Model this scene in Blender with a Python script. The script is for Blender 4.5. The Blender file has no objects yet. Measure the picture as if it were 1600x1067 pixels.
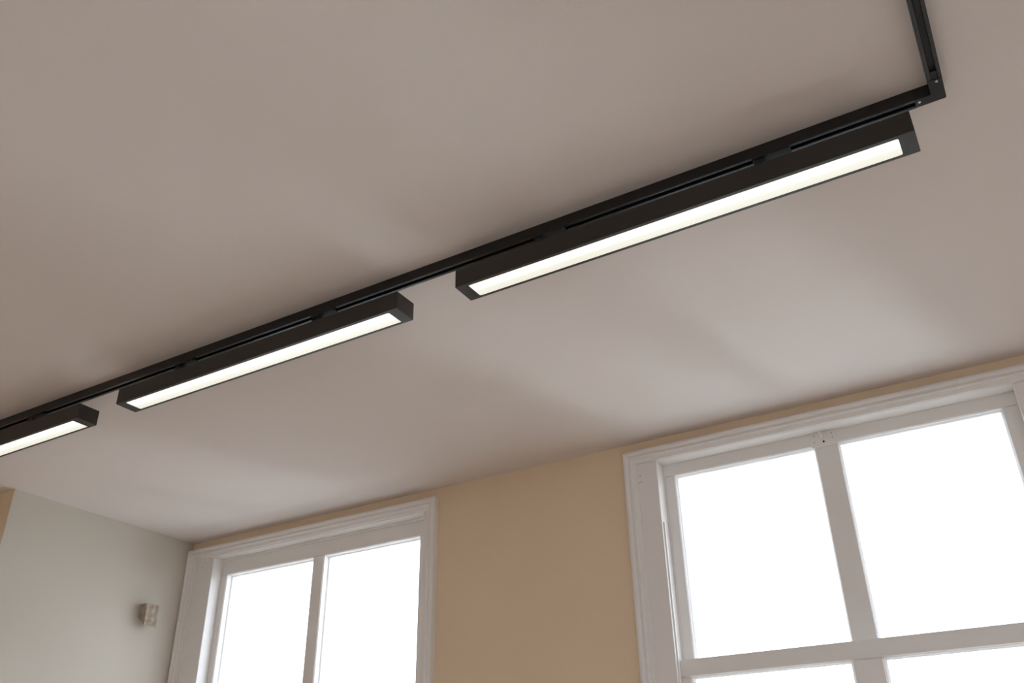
import bpy, math
from mathutils import Matrix, Vector

# ------------------------------------------------------------------ camera, world, sun, exposure
scene = bpy.context.scene
col = scene.collection
EYE = 1.6                                   # eye height above the floor; all coordinates below are relative to the eye

cam_data = bpy.data.cameras.new('camera')
cam_data.sensor_width = 36.0
cam_data.lens = 1404.61 / 1600 * 36.0
cam_data.clip_start = 0.02
cam_data.clip_end = 500
cam = bpy.data.objects.new('camera', cam_data)
col.objects.link(cam)
right = Vector((0.8608886, 0.5085428, -0.0159718))
up = Vector((0.2597573, -0.4123056, 0.8732298))
fwd = Vector((-0.4374894, 0.7559023, 0.4870469))
m = Matrix.Identity(4)
for i in range(3):
    m[i][0] = right[i]; m[i][1] = up[i]; m[i][2] = -fwd[i]
m[2][3] = EYE
cam.matrix_world = m
scene.camera = cam

world = bpy.data.worlds.new('overcast_sky')
scene.world = world
world.use_nodes = True
wb = world.node_tree.nodes['Background']
wb.inputs['Color'].default_value = (0.89, 0.97, 1.11, 1)
wb.inputs['Strength'].default_value = 3.5

sun_data = bpy.data.lights.new('sun', 'SUN')
sun_data.energy = 58.0
sun_data.color = (0.91, 0.99, 1.08)
sun_data.angle = math.radians(0.6)
sun = bpy.data.objects.new('sun', sun_data)
col.objects.link(sun)
sun.location = (12, 0, 16)
sun.rotation_euler = Vector((-0.6, 0.0, -0.8)).to_track_quat('-Z', 'Y').to_euler()

for cx, wx in ((-3.17, 1.40), (-0.586, 1.36), (2.064, 1.36)):          # sky portals: they only guide the sampling of the sky through the panes
    pd = bpy.data.lights.new('window_portal', 'AREA')
    pd.shape = 'RECTANGLE'; pd.size = wx; pd.size_y = 2.2
    pd.cycles.is_portal = True
    p = bpy.data.objects.new('window_portal', pd)
    col.objects.link(p)
    p.location = (cx, 3.60, 0.27 + EYE)
    p.rotation_euler = (math.radians(-90), 0, 0)
    if cx > -3:                                          # the two added windows behind the viewer
        q = bpy.data.objects.new('window_portal', pd); col.objects.link(q)
        q.location = (-1.2 + 0.586 if cx < 0 else 2.036, 3.393 - 1.80 - 3.60, 0.27 + EYE)
        q.rotation_euler = (math.radians(90), 0, 0)

scene.view_settings.view_transform = 'Standard'
scene.view_settings.look = 'None'
scene.view_settings.gamma = 1.0
scene.view_settings.use_curve_mapping = False
scene.view_settings.exposure = 0.32
scene.cycles.use_denoising = True
scene.cycles.max_bounces = 10
scene.cycles.diffuse_bounces = 8
scene.cycles.transparent_max_bounces = 16
scene.cycles.sample_clamp_indirect = 20.0

# ------------------------------------------------------------------ materials
def mat(name, color, rough=0.6, metal=0.0, spec=0.5, bump=None, vary=None, coat=0.0):
    M = bpy.data.materials.new(name); M.use_nodes = True
    nt = M.node_tree; b = nt.nodes['Principled BSDF']
    b.inputs['Base Color'].default_value = (*color, 1)
    b.inputs['Roughness'].default_value = rough
    b.inputs['Metallic'].default_value = metal
    b.inputs['Specular IOR Level'].default_value = spec
    b.inputs['Coat Weight'].default_value = coat
    tc = nt.nodes.new('ShaderNodeTexCoord')
    if bump:
        sc, st, det = bump
        n = nt.nodes.new('ShaderNodeTexNoise'); n.inputs['Scale'].default_value = sc; n.inputs['Detail'].default_value = det
        bp = nt.nodes.new('ShaderNodeBump'); bp.inputs['Strength'].default_value = st; bp.inputs['Distance'].default_value = 0.002
        nt.links.new(tc.outputs['Object'], n.inputs['Vector'])
        nt.links.new(n.outputs['Fac'], bp.inputs['Height'])
        nt.links.new(bp.outputs['Normal'], b.inputs['Normal'])
    if vary:
        sc, col2, lo, hi = vary
        n = nt.nodes.new('ShaderNodeTexNoise'); n.inputs['Scale'].default_value = sc; n.inputs['Detail'].default_value = 4
        r = nt.nodes.new('ShaderNodeMapRange')
        r.inputs['From Min'].default_value = lo; r.inputs['From Max'].default_value = hi
        mx = nt.nodes.new('ShaderNodeMix'); mx.data_type = 'RGBA'
        mx.inputs['A'].default_value = (*color, 1); mx.inputs['B'].default_value = (*col2, 1)
        nt.links.new(tc.outputs['Object'], n.inputs['Vector'])
        nt.links.new(n.outputs['Fac'], r.inputs['Value'])
        nt.links.new(r.outputs['Result'], mx.inputs['Factor'])
        nt.links.new(mx.outputs['Result'], b.inputs['Base Color'])
    return M

M = {}
M['wall'] = mat('tan_wall_paint', (0.78, 0.62, 0.445), 0.8, bump=(160, 0.12, 3), vary=(3, (0.765, 0.605, 0.43), 0.35, 0.7), spec=0.3)
M['side_wall'] = mat('cream_wall_paint', (0.545, 0.495, 0.425), 0.8, bump=(160, 0.12, 3), spec=0.3)
M['pale_wall'] = mat('off_white_wall_paint', (0.82, 0.79, 0.75), 0.8, spec=0.3)
M['white'] = mat('white_gloss_paint', (0.80, 0.765, 0.735), 0.36, vary=(9, (0.785, 0.75, 0.72), 0.4, 0.75))
M['black'] = mat('black_powder_coat', (0.020, 0.016, 0.012), 0.45, bump=(900, 0.05, 2))
M['track'] = mat('black_anodised_track', (0.012, 0.010, 0.010), 0.24, spec=0.5)
M['slot'] = mat('black_track_insert', (0.006, 0.006, 0.006), 0.6)
M['plastic'] = mat('charcoal_plastic', (0.016, 0.015, 0.015), 0.55, spec=0.3)
M['screw'] = mat('steel_screw', (0.55, 0.54, 0.53), 0.35, metal=1.0)
M['hole'] = mat('dark_hole', (0.015, 0.013, 0.012), 0.9)
M['nail'] = mat('rusted_nail_mark', (0.20, 0.15, 0.12), 0.9)
M['painted_screw'] = mat('painted_screw_head', (0.50, 0.44, 0.39), 0.7)
M['putty'] = mat('white_putty', (0.82, 0.81, 0.80), 0.45)
M['wood'] = mat('raw_wood', (0.28, 0.215, 0.155), 0.85, bump=(60, 0.5, 6), vary=(38, (0.42, 0.345, 0.27), 0.35, 0.65))
M['floor'] = mat('oak_floor', (0.72, 0.625, 0.53), 0.45, vary=(4, (0.66, 0.565, 0.47), 0.35, 0.7))
M['grass'] = mat('asphalt', (0.05, 0.049, 0.048), 0.95, vary=(2, (0.04, 0.039, 0.038), 0.3, 0.7))
M['paving'] = mat('pale_paving', (0.70, 0.70, 0.69), 0.9, vary=(1.5, (0.64, 0.64, 0.63), 0.3, 0.7))

# ceiling: off-white emulsion, roller texture, one faint water stain
def ceiling_mat():
    C = mat('ceiling_emulsion', (0.68, 0.612, 0.572), 0.85, bump=(120, 0.16, 4), spec=0.25)
    nt = C.node_tree; b = nt.nodes['Principled BSDF']
    tc = nt.nodes.new('ShaderNodeTexCoord')
    mp = nt.nodes.new('ShaderNodeMapping'); mp.vector_type = 'POINT'
    mp.inputs['Location'].default_value = (1.62, -2.56, 0); 
    nz = nt.nodes.new('ShaderNodeTexNoise'); nz.inputs['Scale'].default_value = 9; nz.inputs['Detail'].default_value = 5
    ln = nt.nodes.new('ShaderNodeVectorMath'); ln.operation = 'LENGTH'
    sq = nt.nodes.new('ShaderNodeVectorMath'); sq.operation = 'MULTIPLY'; sq.inputs[1].default_value = (3.2, 4.2, 0)
    ad = nt.nodes.new('ShaderNodeMath'); ad.operation = 'ADD'
    rg = nt.nodes.new('ShaderNodeMapRange')
    rg.inputs['From Min'].default_value = 1.25; rg.inputs['From Max'].default_value = 0.55
    rg.inputs['To Min'].default_value = 0.0; rg.inputs['To Max'].default_value = 0.38
    mx = nt.nodes.new('ShaderNodeMix'); mx.data_type = 'RGBA'
    mx.inputs['A'].default_value = (0.68, 0.612, 0.572, 1); mx.inputs['B'].default_value = (0.615, 0.535, 0.455, 1)
    L = nt.links.new
    L(tc.outputs['Object'], mp.inputs['Vector']); L(mp.outputs['Vector'], sq.inputs[0]); L(sq.outputs['Vector'], ln.inputs[0])
    L(tc.outputs['Object'], nz.inputs['Vector'])
    L(ln.outputs['Value'], ad.inputs[0]); L(nz.outputs['Fac'], ad.inputs[1])
    L(ad.outputs['Value'], rg.inputs['Value']); L(rg.outputs['Result'], mx.inputs['Factor'])
    L(mx.outputs['Result'], b.inputs['Base Color'])
    return C
M['ceiling'] = ceiling_mat()

def glass_mat():
    G = bpy.data.materials.new('window_glass'); G.use_nodes = True
    nt = G.node_tree; nt.nodes.clear()
    o = nt.nodes.new('ShaderNodeOutputMaterial'); mx = nt.nodes.new('ShaderNodeMixShader')
    t = nt.nodes.new('ShaderNodeBsdfTransparent'); g = nt.nodes.new('ShaderNodeBsdfGlossy')
    t.inputs['Color'].default_value = (0.97, 0.985, 0.98, 1)
    g.inputs['Roughness'].default_value = 0.02
    mx.inputs['Fac'].default_value = 0.05
    nt.links.new(t.outputs[0], mx.inputs[1]); nt.links.new(g.outputs[0], mx.inputs[2]); nt.links.new(mx.outputs[0], o.inputs['Surface'])
    return G
M['glass'] = glass_mat()

# lamp cover: opal strip, its bright band across the width painted into the emission
def diffuser_mat():
    D = bpy.data.materials.new('lit_opal_diffuser'); D.use_nodes = True
    nt = D.node_tree; b = nt.nodes['Principled BSDF']
    b.inputs['Base Color'].default_value = (0.05, 0.05, 0.047, 1); b.inputs['Roughness'].default_value = 0.35
    tc = nt.nodes.new('ShaderNodeTexCoord'); sx = nt.nodes.new('ShaderNodeSeparateXYZ')
    r = nt.nodes.new('ShaderNodeValToRGB')
    e = r.color_ramp.elements
    e[0].position = 0.0; e[0].color = (0.95, 0.88, 0.72, 1)
    e[1].position = 1.0; e[1].color = (0.72, 0.70, 0.60, 1)
    for pos, c in ((0.10, (1.0, 0.98, 0.92, 1)), (0.42, (1.0, 0.98, 0.92, 1)), (0.62, (0.76, 0.75, 0.655, 1))):
        n = e.new(pos); n.color = c
    nt.links.new(tc.outputs['Generated'], sx.inputs[0]); nt.links.new(sx.outputs['Y'], r.inputs['Fac'])
    nt.links.new(r.outputs['Color'], b.inputs['Emission Color'])
    b.inputs['Emission Strength'].default_value = 0.93
    return D
M['diffuser'] = diffuser_mat()

# ------------------------------------------------------------------ mesh helpers
FLIP = [False]
def flip(p):                        # half turn that carries the window wall onto the back wall
    return Vector((-1.2 - p[0], YW + YB - p[1], p[2])) if FLIP[0] else Vector(p)
class MB:
    def __init__(s): s.v = []; s.f = []
    def box(s, x0, x1, y0, y1, z0, z1):
        n = len(s.v)
        s.v += [(x, y, z) for z in (z0, z1) for y in (y0, y1) for x in (x0, x1)]
        s.f += [tuple(n + i for i in q) for q in ((0, 2, 3, 1), (4, 5, 7, 6), (0, 1, 5, 4), (2, 6, 7, 3), (0, 4, 6, 2), (1, 3, 7, 5))]
        return s
    def loft(s, rings, caps=True):
        n = len(s.v); k = len(rings[0])
        for r in rings: s.v += [tuple(p) for p in r]
        for a in range(len(rings) - 1):
            for i in range(k):
                j = (i + 1) % k
                s.f.append((n + a * k + i, n + a * k + j, n + (a + 1) * k + j, n + (a + 1) * k + i))
        if caps:
            s.f.append(tuple(n + i for i in reversed(range(k))))
            s.f.append(tuple(n + (len(rings) - 1) * k + i for i in range(k)))
        return s
    def cyl(s, c, axis, r, h, seg=14, r2=None):
        c = Vector(c); a = Vector(axis).normalized()
        u = a.orthogonal().normalized(); w = a.cross(u); r2 = r if r2 is None else r2
        ring = lambda o, rr: [c + a * o + (u * math.cos(t) + w * math.sin(t)) * rr for t in [2 * math.pi * i / seg for i in range(seg)]]
        return s.loft([ring(0, r), ring(h, r2)])
    def build(s, name, material, parent=None, origin=None, bevel=0.0):
        o = Vector(origin) if origin is not None else (Vector(parent['o']) if parent is not None and 'o' in parent else Vector((0, 0, 0)))
        me = bpy.data.meshes.new(name)
        me.from_pydata([flip(p) - o for p in s.v], [], s.f)
        import bmesh
        bm = bmesh.new(); bm.from_mesh(me)
        bmesh.ops.recalc_face_normals(bm, faces=bm.faces); bm.to_mesh(me); bm.free()
        me.materials.append(M[material])
        ob = bpy.data.objects.new(name, me); col.objects.link(ob)
        if parent is not None: ob.parent = parent
        else: ob.location = (o.x, o.y, o.z + EYE)
        if parent is not None: ob['o'] = list(o)
        if bevel:
            md = ob.modifiers.new('bevel', 'BEVEL'); md.width = bevel; md.segments = 2; md.limit_method = 'ANGLE'
        return ob

def tag(o, label=None, cat=None, group=None, kind=None):
    if label: o['label'] = label
    if cat: o['category'] = cat
    if group: o['group'] = group
    if kind: o['kind'] = kind
    return o

def thing(name, origin, label, cat, group=None, kind=None):
    e = bpy.data.objects.new(name, None); col.objects.link(e)
    origin = tuple(flip(origin))
    e.location = (origin[0], origin[1], origin[2] + EYE); e.empty_display_size = 0.05
    e['o'] = list(origin)
    return tag(e, label, cat, group, kind)

# ------------------------------------------------------------------ the room
CEIL, FLOOR, YW = 1.5, -1.6, 3.393
XL, XLR, XR, YB, YBREAST = -4.06, -4.60, 3.40, -1.80, 2.304
YOUT = 3.58

tag(MB().box(XLR - .25, XR + .25, YB - .25, YOUT, FLOOR - .2, FLOOR).build('floor', 'floor'), 'brown oak floor under the whole room', 'floor', kind='structure')
tag(MB().box(XLR - .25, XR + .25, YB - .25, YOUT, CEIL, CEIL + .25).build('ceiling', 'ceiling'), 'off white plaster ceiling carrying the black light track', 'ceiling', kind='structure')

# left wall: the part next to the window stands proud like a chimney breast
prof = [(XLR - .25, YB), (XLR, YB), (XLR, YBREAST), (XL, YBREAST), (XL, YW), (XLR - .25, YW)]
tag(MB().loft([[(x, y, FLOOR) for x, y in prof], [(x, y, CEIL) for x, y in prof]]).build('wall_left', 'side_wall'),
    'cream side wall stepping forward beside the left window', 'wall', kind='structure')
wl = bpy.data.objects['wall_left'].data
wl.materials.append(M['wall'])                     # the step and the recess behind it are painted tan
for p in wl.polygons:
    if not (p.normal.x > .9 and p.center.y > YBREAST): p.material_index = 1
tag(MB().box(XR, XR + .25, YB, YW, FLOOR, CEIL).build('wall_right', 'pale_wall'), 'off white side wall right of the windows', 'wall', kind='structure')

W1 = dict(x0=-4.06, x1=-2.386, ztop=1.4535, bl=-3.866, br=-2.463, soff=1.392, ys=3.450, yg=3.490)
W2 = dict(x0=-1.410, x1=0.240, ztop=1.4560, bl=-1.266, br=0.094, soff=1.3975, ys=3.4557, yg=3.476)
W3 = {k: (v + 2.65 if k in ('x0', 'x1', 'bl', 'br') else v) for k, v in W2.items()}      # next window of the row, outside the picture
WB = {k: (v - 2.65 if k in ('x0', 'x1', 'bl', 'br') else v) for k, v in W2.items()}      # for an added window in the wall behind the viewer
SILL = -0.80
def opening(w): return (w['x0'] + .045, w['x1'] - .045, SILL, w['ztop'] - .045)
o1, o2, o3, ob = opening(W1), opening(W2), opening(W3), opening(WB)
mb = MB()
xs = [XLR - .25, o1[0], o1[1], o2[0], o2[1], o3[0], o3[1], XR + .25]
for i in (0, 2, 4, 6): mb.box(xs[i], xs[i + 1], YW, YOUT, FLOOR, CEIL)
for o in (o1, o2, o3):
    mb.box(o[0], o[1], YW, YOUT, FLOOR, o[2]); mb.box(o[0], o[1], YW, YOUT, o[3], CEIL)
tag(mb.build('wall_front', 'wall'), 'tan painted wall between and around the two windows', 'wall', kind='structure')

FLIP[0] = True
mb = MB()
xs = [-1.2 - XR - .25, ob[0], ob[1], o2[0], o2[1], -1.2 - XLR + .25]
for i in (0, 2, 4): mb.box(xs[i], xs[i + 1], YW, YOUT, FLOOR, CEIL)
for o in (ob, o2):
    mb.box(o[0], o[1], YW, YOUT, FLOOR, o[2]); mb.box(o[0], o[1], YW, YOUT, o[3], CEIL)
tag(mb.build('wall_back', 'pale_wall'), 'off white wall behind the viewer', 'wall', kind='structure')
FLIP[0] = False

# ------------------------------------------------------------------ windows
ARCH = [(0, YW), (0, 3.366), (.002, 3.360), (.006, 3.356), (.012, 3.354), (.018, 3.355), (.022, 3.359), (.0245, 3.366), (.027, 3.367),
        (.029, 3.364), (.033, 3.362), (.0365, 3.365), (.038, 3.369), (.041, 3.371), (.055, 3.373), (.057, 3.376), (.057, YW)]
def architrave(w, parent):
    x0, x1, zt = w['x0'], w['x1'], w['ztop']
    L = [[(x0 + d, y, SILL) for d, y in ARCH], [(x0 + d, y, zt - d) for d, y in ARCH]]
    T = [[(x0 + d, y, zt - d) for d, y in ARCH], [(x1 - d, y, zt - d) for d, y in ARCH]]
    R = [[(x1 - d, y, SILL) for d, y in ARCH], [(x1 - d, y, zt - d) for d, y in ARCH]]
    for r in (L, T, R): MB().loft(r).build('architrave', 'white', parent)

def bar_v(x0, x1, z0, z1, y0, y1, cl=.005, cr=.005):          # upright sash bar, room-side edges moulded
    p = [(x0 + cl, y0), (x1 - cr, y0), (x1 - cr * .6, y0 + cr * .6), (x1, y0 + cr * 1.2), (x1, y1), (x0, y1), (x0, y0 + cl * 1.2), (x0 + cl * .6, y0 + cl * .6)]
    return MB().loft([[(x, y, z0) for x, y in p], [(x, y, z1) for x, y in p]])
def bar_h(z0, z1, x0, x1, y0, y1, cb=.005, ct=0.0008):
    p = [(z0 + cb, y0), (z1 - ct, y0), (z1, y0 + ct), (z1, y1), (z0, y1), (z0, y0 + cb * 1.2), (z0 + cb * .6, y0 + cb * .6)]
    return MB().loft([[(x0, y, z) for z, y in p], [(x1, y, z) for z, y in p]])

def sash(parent, name, x0, x1, z0, z1, ys, yg, y1, gl, gr, mb0, mb1, gtop, gbot, c=.005):
    s = bar_h(gtop, z1, x0, x1, ys, y1, c).build(name, 'white', parent)          # the top rail carries the other bars
    bar_h(z0, gbot, x0, x1, ys, y1, .001, c).build('bottom_rail', 'white', s)
    bar_v(x0, gl, gbot, gtop, ys + .0004, y1, .0005, c).build('stile', 'white', s)
    bar_v(gr, x1, gbot, gtop, ys + .0004, y1, c, .0005).build('stile', 'white', s)
    bar_v(mb0, mb1, gbot, gtop, ys + .0004, y1, c, c).build('glazing_bar', 'white', s)
    for a, b in ((gl, mb0), (mb1, gr)):
        MB().box(a - .004, b + .004, yg, yg + .004, gbot - .004, gtop + .004).build('pane', 'glass', s)
        # thin putty bead round the pane
        t, d = .005, .008
        sec = [(0, yg - d), (t, yg - .0002), (0, yg - .0002)]
        rings = [[(a + e, y, gbot + e) for e, y in sec], [(b - e, y, gbot + e) for e, y in sec], [(b - e, y, gtop - e) for e, y in sec],
                 [(a + e, y, gtop - e) for e, y in sec], [(a + e, y, gbot + e) for e, y in sec]]
        MB().loft(rings, caps=False).build('putty_bead', 'putty', s)
    return s

def window(name, w, label):
    o = opening(w)
    win = thing(name, ((w['x0'] + w['x1']) / 2, YW, SILL), label, 'window', kind='structure')
    architrave(w, win)
    yb = 3.380
    MB().box(o[0], w['bl'], yb, YOUT, SILL, w['soff']).build('lining_board', 'white', win, bevel=.003)
    MB().box(w['br'], o[1], yb, YOUT, SILL, w['soff']).build('lining_board', 'white', win, bevel=.003)
    MB().box(o[0], o[1], yb, YOUT, w['soff'], o[3]).build('head_lining', 'white', win)
    MB().box(w['x0'], w['x1'], 3.32, YOUT + .06, SILL - .035, SILL).build('sill', 'white', win, bevel=.004)
    return win

win1 = window('window_1', W1, 'white two-light sash window in the corner by the cream side wall')
a = dict(x0=W1['bl'], x1=W1['br'], ys=3.450, yg=3.490, y1=3.510)
sash(win1, 'upper_sash', a['x0'], a['x1'], 0.40, W1['soff'], 3.450, 3.490, 3.505, -3.824, -2.533, -3.208, -3.133, 1.3036, 0.44, .004)
sash(win1, 'lower_sash', a['x0'], a['x1'], SILL, 0.44, 3.406, 3.426, 3.446, -3.815, -2.520, -3.212, -3.125, 0.375, SILL + .07, .005)
MB().box(W1['bl'], W1['br'], 3.438, 3.4495, W1['soff'] - .010, W1['soff']).build('head_bead', 'white', win1, bevel=.002)

win2 = window('window_2', W2, 'larger white sash window with a meeting rail, right of the tan pier')
sash(win2, 'upper_sash', W2['bl'], W2['br'], 0.540, W2['soff'], 3.4557, 3.476, 3.500, -1.2167, 0.0375, -0.634, -0.541, 1.3435, 0.580, .004)
sash(win2, 'lower_sash', W2['bl'], W2['br'], SILL, 0.598, 3.416, 3.440, 3.452, -1.222, 0.050, -0.641, -0.531, 0.532, SILL + .08, .006)
win3 = window('window_3', W3, 'white sash window further right along the row, beyond the photo')
sash(win3, 'upper_sash', W3['bl'], W3['br'], 0.540, W3['soff'], 3.4557, 3.476, 3.500, 1.4333, 2.6875, 2.016, 2.109, 1.3435, 0.580, .004)
sash(win3, 'lower_sash', W3['bl'], W3['br'], SILL, 0.598, 3.416, 3.440, 3.452, 1.428, 2.700, 2.009, 2.119, 0.532, SILL + .08, .006)
FLIP[0] = True                       # two unseen windows added behind the viewer to brighten the room
for n, w in ((4, W2), (5, WB)):
    k = w['x0'] - W2['x0']
    wb_ = window('window_%d' % n, w, 'white sash window in the wall behind the viewer, %s' % ('opposite the larger window' if n == 4 else 'nearer the right wall'))
    sash(wb_, 'upper_sash', w['bl'], w['br'], 0.540, w['soff'], 3.4557, 3.476, 3.500, -1.2167 + k, 0.0375 + k, -0.634 + k, -0.541 + k, 1.3435, 0.580, .004)
    sash(wb_, 'lower_sash', w['bl'], w['br'], SILL, 0.598, 3.416, 3.440, 3.452, -1.222 + k, 0.050 + k, -0.641 + k, -0.531 + k, 0.532, SILL + .08, .006)
FLIP[0] = False
# guide beads in the jambs, staff bead
for xa, xb in ((W2['bl'], W2['bl'] + .006), (W2['br'] - .006, W2['br'])):
    MB().box(xa, xb, 3.4525, 3.4553, 0.598, 1.395).build('parting_bead', 'white', win2)
    MB().box(xa, xb, 3.392, 3.404, SILL, 1.135).build('sash_guide', 'white', win2, bevel=.0015)
# old latch plate at the head of the glazing bar
lp = MB().box(-0.641, -0.541, 3.4495, 3.4556, 1.336, 1.3965).build('latch_plate', 'white', win2, bevel=.001)
pk = MB().cyl((-0.602, 3.4425, 1.3965), (0.16, -0.05, -0.60), .0080, .034, 12, .0050).build('latch_peg', 'white', lp)
MB().cyl((-0.592, 3.4494, 1.356), (0, -1, 0), .0044, .0004, 12).build('keyhole', 'hole', lp)
for x, z in ((-0.628, 1.358), (-0.556, 1.366), (-0.557, 1.386), (-0.626, 1.386)):
    MB().cyl((x, 3.4496, z), (0, -1, 0), .0032, .0012, 10).build('screw_head', 'painted_screw', lp)
for x, z in ((-1.343, 1.345), (-1.347, 1.315), (-1.340, 1.319)):
    MB().cyl((x, 3.3801, z), (0, -1, 0), .0022, .0004, 10).build('nail_hole', 'nail', win2)
for x, z in ((-2.437, 1.352), (-3.945, 1.350)):
    MB().cyl((x, 3.3801, z), (0, -1, 0), .0028, .0004, 10).build('nail_hole', 'nail', win1)

# ------------------------------------------------------------------ light track
TY0, TY1, TZ = 1.794, 1.825, 1.468
LIP, TH = .0092, .0026
def track_profile(a0, a1):          # (across, z): a C-shaped rail open at the bottom
    return [(a0, CEIL), (a0, TZ + .001), (a0 + .001, TZ), (a0 + LIP - .0012, TZ), (a0 + LIP, TZ + .0014), (a0 + LIP, TZ + .005), (a0 + TH, TZ + .006), (a0 + TH, CEIL - .003),
            (a1 - TH, CEIL - .003), (a1 - TH, TZ + .006), (a1 - LIP, TZ + .005), (a1 - LIP, TZ + .0014), (a1 - LIP + .0012, TZ), (a1 - .001, TZ), (a1, TZ + .001), (a1, CEIL)]
CX0, CX1 = 0.0705, 0.1015           # the crosswise run
track = thing('light_track', (-2.0, (TY0 + TY1) / 2, CEIL), 'black L-shaped lighting track screwed along the off white ceiling', 'light track')
XE = -4.50
pr = track_profile(TY0, TY1)
rail = MB().loft([[(XE, y, z) for y, z in pr], [(.036, y, z) for y, z in pr]]).build('rail', 'track', track)
MB().box(XE, .036, TY0 + LIP - .002, TY1 - LIP + .002, TZ + .009, CEIL - .0035).build('conductor_insert', 'slot', rail)
pr2 = track_profile(CX0, CX1)
rail2 = MB().loft([[(x, -1.7, z) for x, z in pr2], [(x, 1.7490, z) for x, z in pr2]]).build('rail', 'track', track)
MB().box(CX0 + LIP - .002, CX1 - LIP + .002, -1.7, 1.7490, TZ + .009, CEIL - .0035).build('conductor_insert', 'slot', rail2)
# corner connector: an L-shaped plastic block, a little slimmer than the rails
cy1 = TY1 - .0035
c = [(.036, TY0 + .0006), (CX0 + .0006, TY0 + .0006), (CX0 + .0006, 1.7490), (CX1 - .0006, 1.7490), (CX1 - .0006, cy1 - .003), (CX1 - .0036, cy1), (.036, cy1)]
conn = MB().loft([[(x, y, TZ - .0012) for x, y in c], [(x, y, CEIL) for x, y in c]]).build('corner_connector', 'plastic', track)
for x, y in ((.0885, 1.7565), (.0450, 1.8060)):
    MB().cyl((x, y, TZ - .0012), (0, 0, -1), .0032, .0012, 14, .0026).build('screw', 'screw', conn)
MB().box(CX0 + LIP, CX1 - LIP, 1.7235, 1.7490, TZ + .001, TZ + .009).build('connector_tongue', 'plastic', conn)
MB().box(XE - .012, XE, TY0, TY1, TZ, CEIL).build('end_cap', 'plastic', track)

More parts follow.
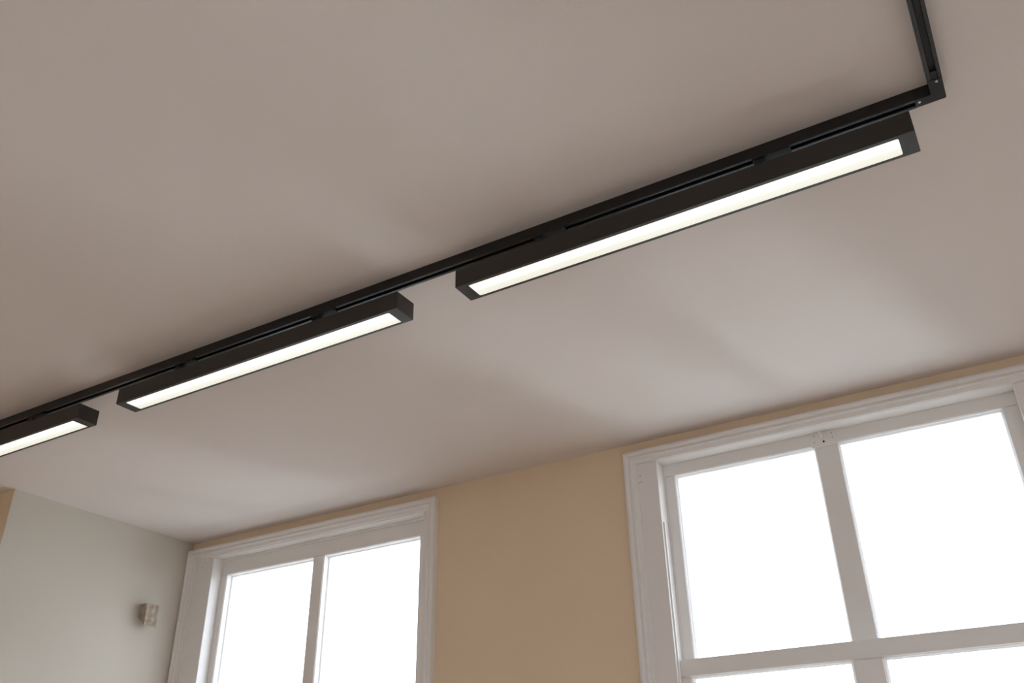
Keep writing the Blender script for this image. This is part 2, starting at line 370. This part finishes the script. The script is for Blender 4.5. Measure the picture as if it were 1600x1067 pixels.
# ------------------------------------------------------------------ linear lamps hung under the track
LX0, LX1, LY0, LY1, LZ0, LZ1 = -1.2055, 0.0185, 1.769, 1.851, 1.367, 1.424
def rounded(x0, x1, y0, y1, r, n=5):
    out = []
    for cx, cy, a in ((x1 - r, y1 - r, 0), (x0 + r, y1 - r, 90), (x0 + r, y0 + r, 180), (x1 - r, y0 + r, 270)):
        out.append([(cx + r * math.cos(math.radians(a + 90 * i / (n - 1))), cy + r * math.sin(math.radians(a + 90 * i / (n - 1)))) for i in range(n)])
    return out
def make_lamp(label):
    L = thing('linear_lamp', (LX0, (LY0 + LY1) / 2, LZ0), label, 'lamp', 'linear lamps under the ceiling track')
    cap = .004
    x0, x1 = LX0 + cap, LX1 - cap
    # housing: box with a rounded opening in its underside
    gx0, gx1, gy0, gy1 = LX0 + .0365, LX1 - .0365, LY0 + .0105, LY1 - .0075
    q = MB()
    arcs = rounded(gx0, gx1, gy0, gy1, .005)
    corners = [(x1, LY1), (x0, LY1), (x0, LY0), (x1, LY0)]
    q.v += [(x, y, LZ0) for x, y in corners] + [(x, y, LZ1) for x, y in corners]
    q.f += [(4, 5, 6, 7), (0, 1, 5, 4), (1, 2, 6, 5), (2, 3, 7, 6), (3, 0, 4, 7)]
    idx = []
    for arc in arcs:
        idx.append(list(range(len(q.v), len(q.v) + len(arc)))); q.v += [(x, y, LZ0) for x, y in arc]
    loop = sum(idx, [])
    for k in range(4):
        for i in range(len(idx[k]) - 1): q.f.append((k, idx[k][i], idx[k][i + 1]))
        q.f.append((k, idx[k][-1], idx[(k + 1) % 4][0], (k + 1) % 4))
    inner = list(range(len(q.v), len(q.v) + len(loop)))
    q.v += [(q.v[i][0], q.v[i][1], LZ0 + .012) for i in loop]
    for i in range(len(loop)):
        j = (i + 1) % len(loop); q.f.append((loop[i], loop[j], inner[j], inner[i]))
    q.build('housing', 'black', L)
    for xa, xb in ((LX0, x0), (x1, LX1)):
        MB().box(xa, xb, LY0, LY1, LZ0, LZ1).build('end_plate', 'black', L, bevel=.0005)
    ring = sum(rounded(gx0 + .0003, gx1 - .0003, gy0 + .0003, gy1 - .0003, .005), [])
    MB().loft([[(x, y, LZ0 + .0015) for x, y in ring], [(x, y, LZ0 + .0055) for x, y in ring]]).build('diffuser', 'diffuser', L)
    for xa in (LX0 + .2400, LX0 + .8600):
        ad = MB().box(xa, xa + .094, TY0 - .0006, TY1 - .0085, TZ - .0058, TZ - .0001).build('track_adapter', 'plastic', L, bevel=.0006)
        MB().box(xa + .004, xa + .028, TY0 + .0045, TY1 - .0030, LZ1, TZ - .0060).build('stem', 'plastic', ad)
        MB().box(xa + .078, xa + .092, TY0 - .0030, TY0 + .0060, TZ - .0095, TZ - .0059).build('locking_lever', 'slot', ad)
        for dx in (-.010, .040):
            MB().cyl((xa + dx, LY0 + .008, LZ1), (0, 0, 1), .0030, .0012, 10).build('screw', 'screw', ad)
    return L
lamp = make_lamp('longest-looking lit black linear lamp beside the track corner')
def dup(root, x, label):
    r = root.copy(); col.objects.link(r); r.location.x = x; r['label'] = label
    for ch in root.children:
        k = ch.copy(); col.objects.link(k); k.parent = r
        for g in ch.children:
            d = g.copy(); col.objects.link(d); d.parent = k
    return r
dup(lamp, -2.6345, 'lit black linear lamp in the middle, between two gaps on the track')
dup(lamp, -4.0695, 'lit black linear lamp cut off by the left edge of the photo')

# ------------------------------------------------------------------ wooden block on the left wall
blk = [(XL, 3.109, 1.113), (XL + .055, 3.109, 1.113), (XL + .058, 3.110, 1.003), (XL, 3.110, 1.048)]
ys = [0, .02, .04, .058, .0755]
jag = [0, .004, -.002, .003, -.008]
rings = [[(blk[0][0], blk[0][1] + d, blk[0][2]), (blk[1][0] - (.003 if i % 2 else 0), blk[1][1] + d, blk[1][2] + (.001 if i % 2 else 0)),
          (blk[2][0] - (.004 if i % 2 else 0), blk[2][1] + d, blk[2][2] + jag[i]), (blk[3][0], blk[3][1] + d, blk[3][2])] for i, d in enumerate(ys)]
tag(MB().loft(rings).build('wooden_block', 'wood', origin=(XL, 3.147, 1.06)), 'small rough raw wood block fixed to the cream side wall', 'wooden block')

# ------------------------------------------------------------------ outside, below the windows
GZ = -6.0
tag(MB().box(-120, 120, -160, 240, GZ - .5, GZ).build('ground', 'grass'), 'grey asphalt far below the windows', 'ground', kind='structure')
bounce_outline = [(1.0, 13.0), (4.4, 13.0), (13.6, 48.0), (9.6, 48.0)]  # unseen pale strip, added and shaped to throw sunlight up onto the ceiling
tag(MB().loft([[(x, y, GZ) for x, y in bounce_outline], [(x, y, GZ + .06) for x, y in bounce_outline]]).build('bounce_strip', 'paving'), 'pale sunlit paved street leading away below the windows', 'paving', kind='structure')
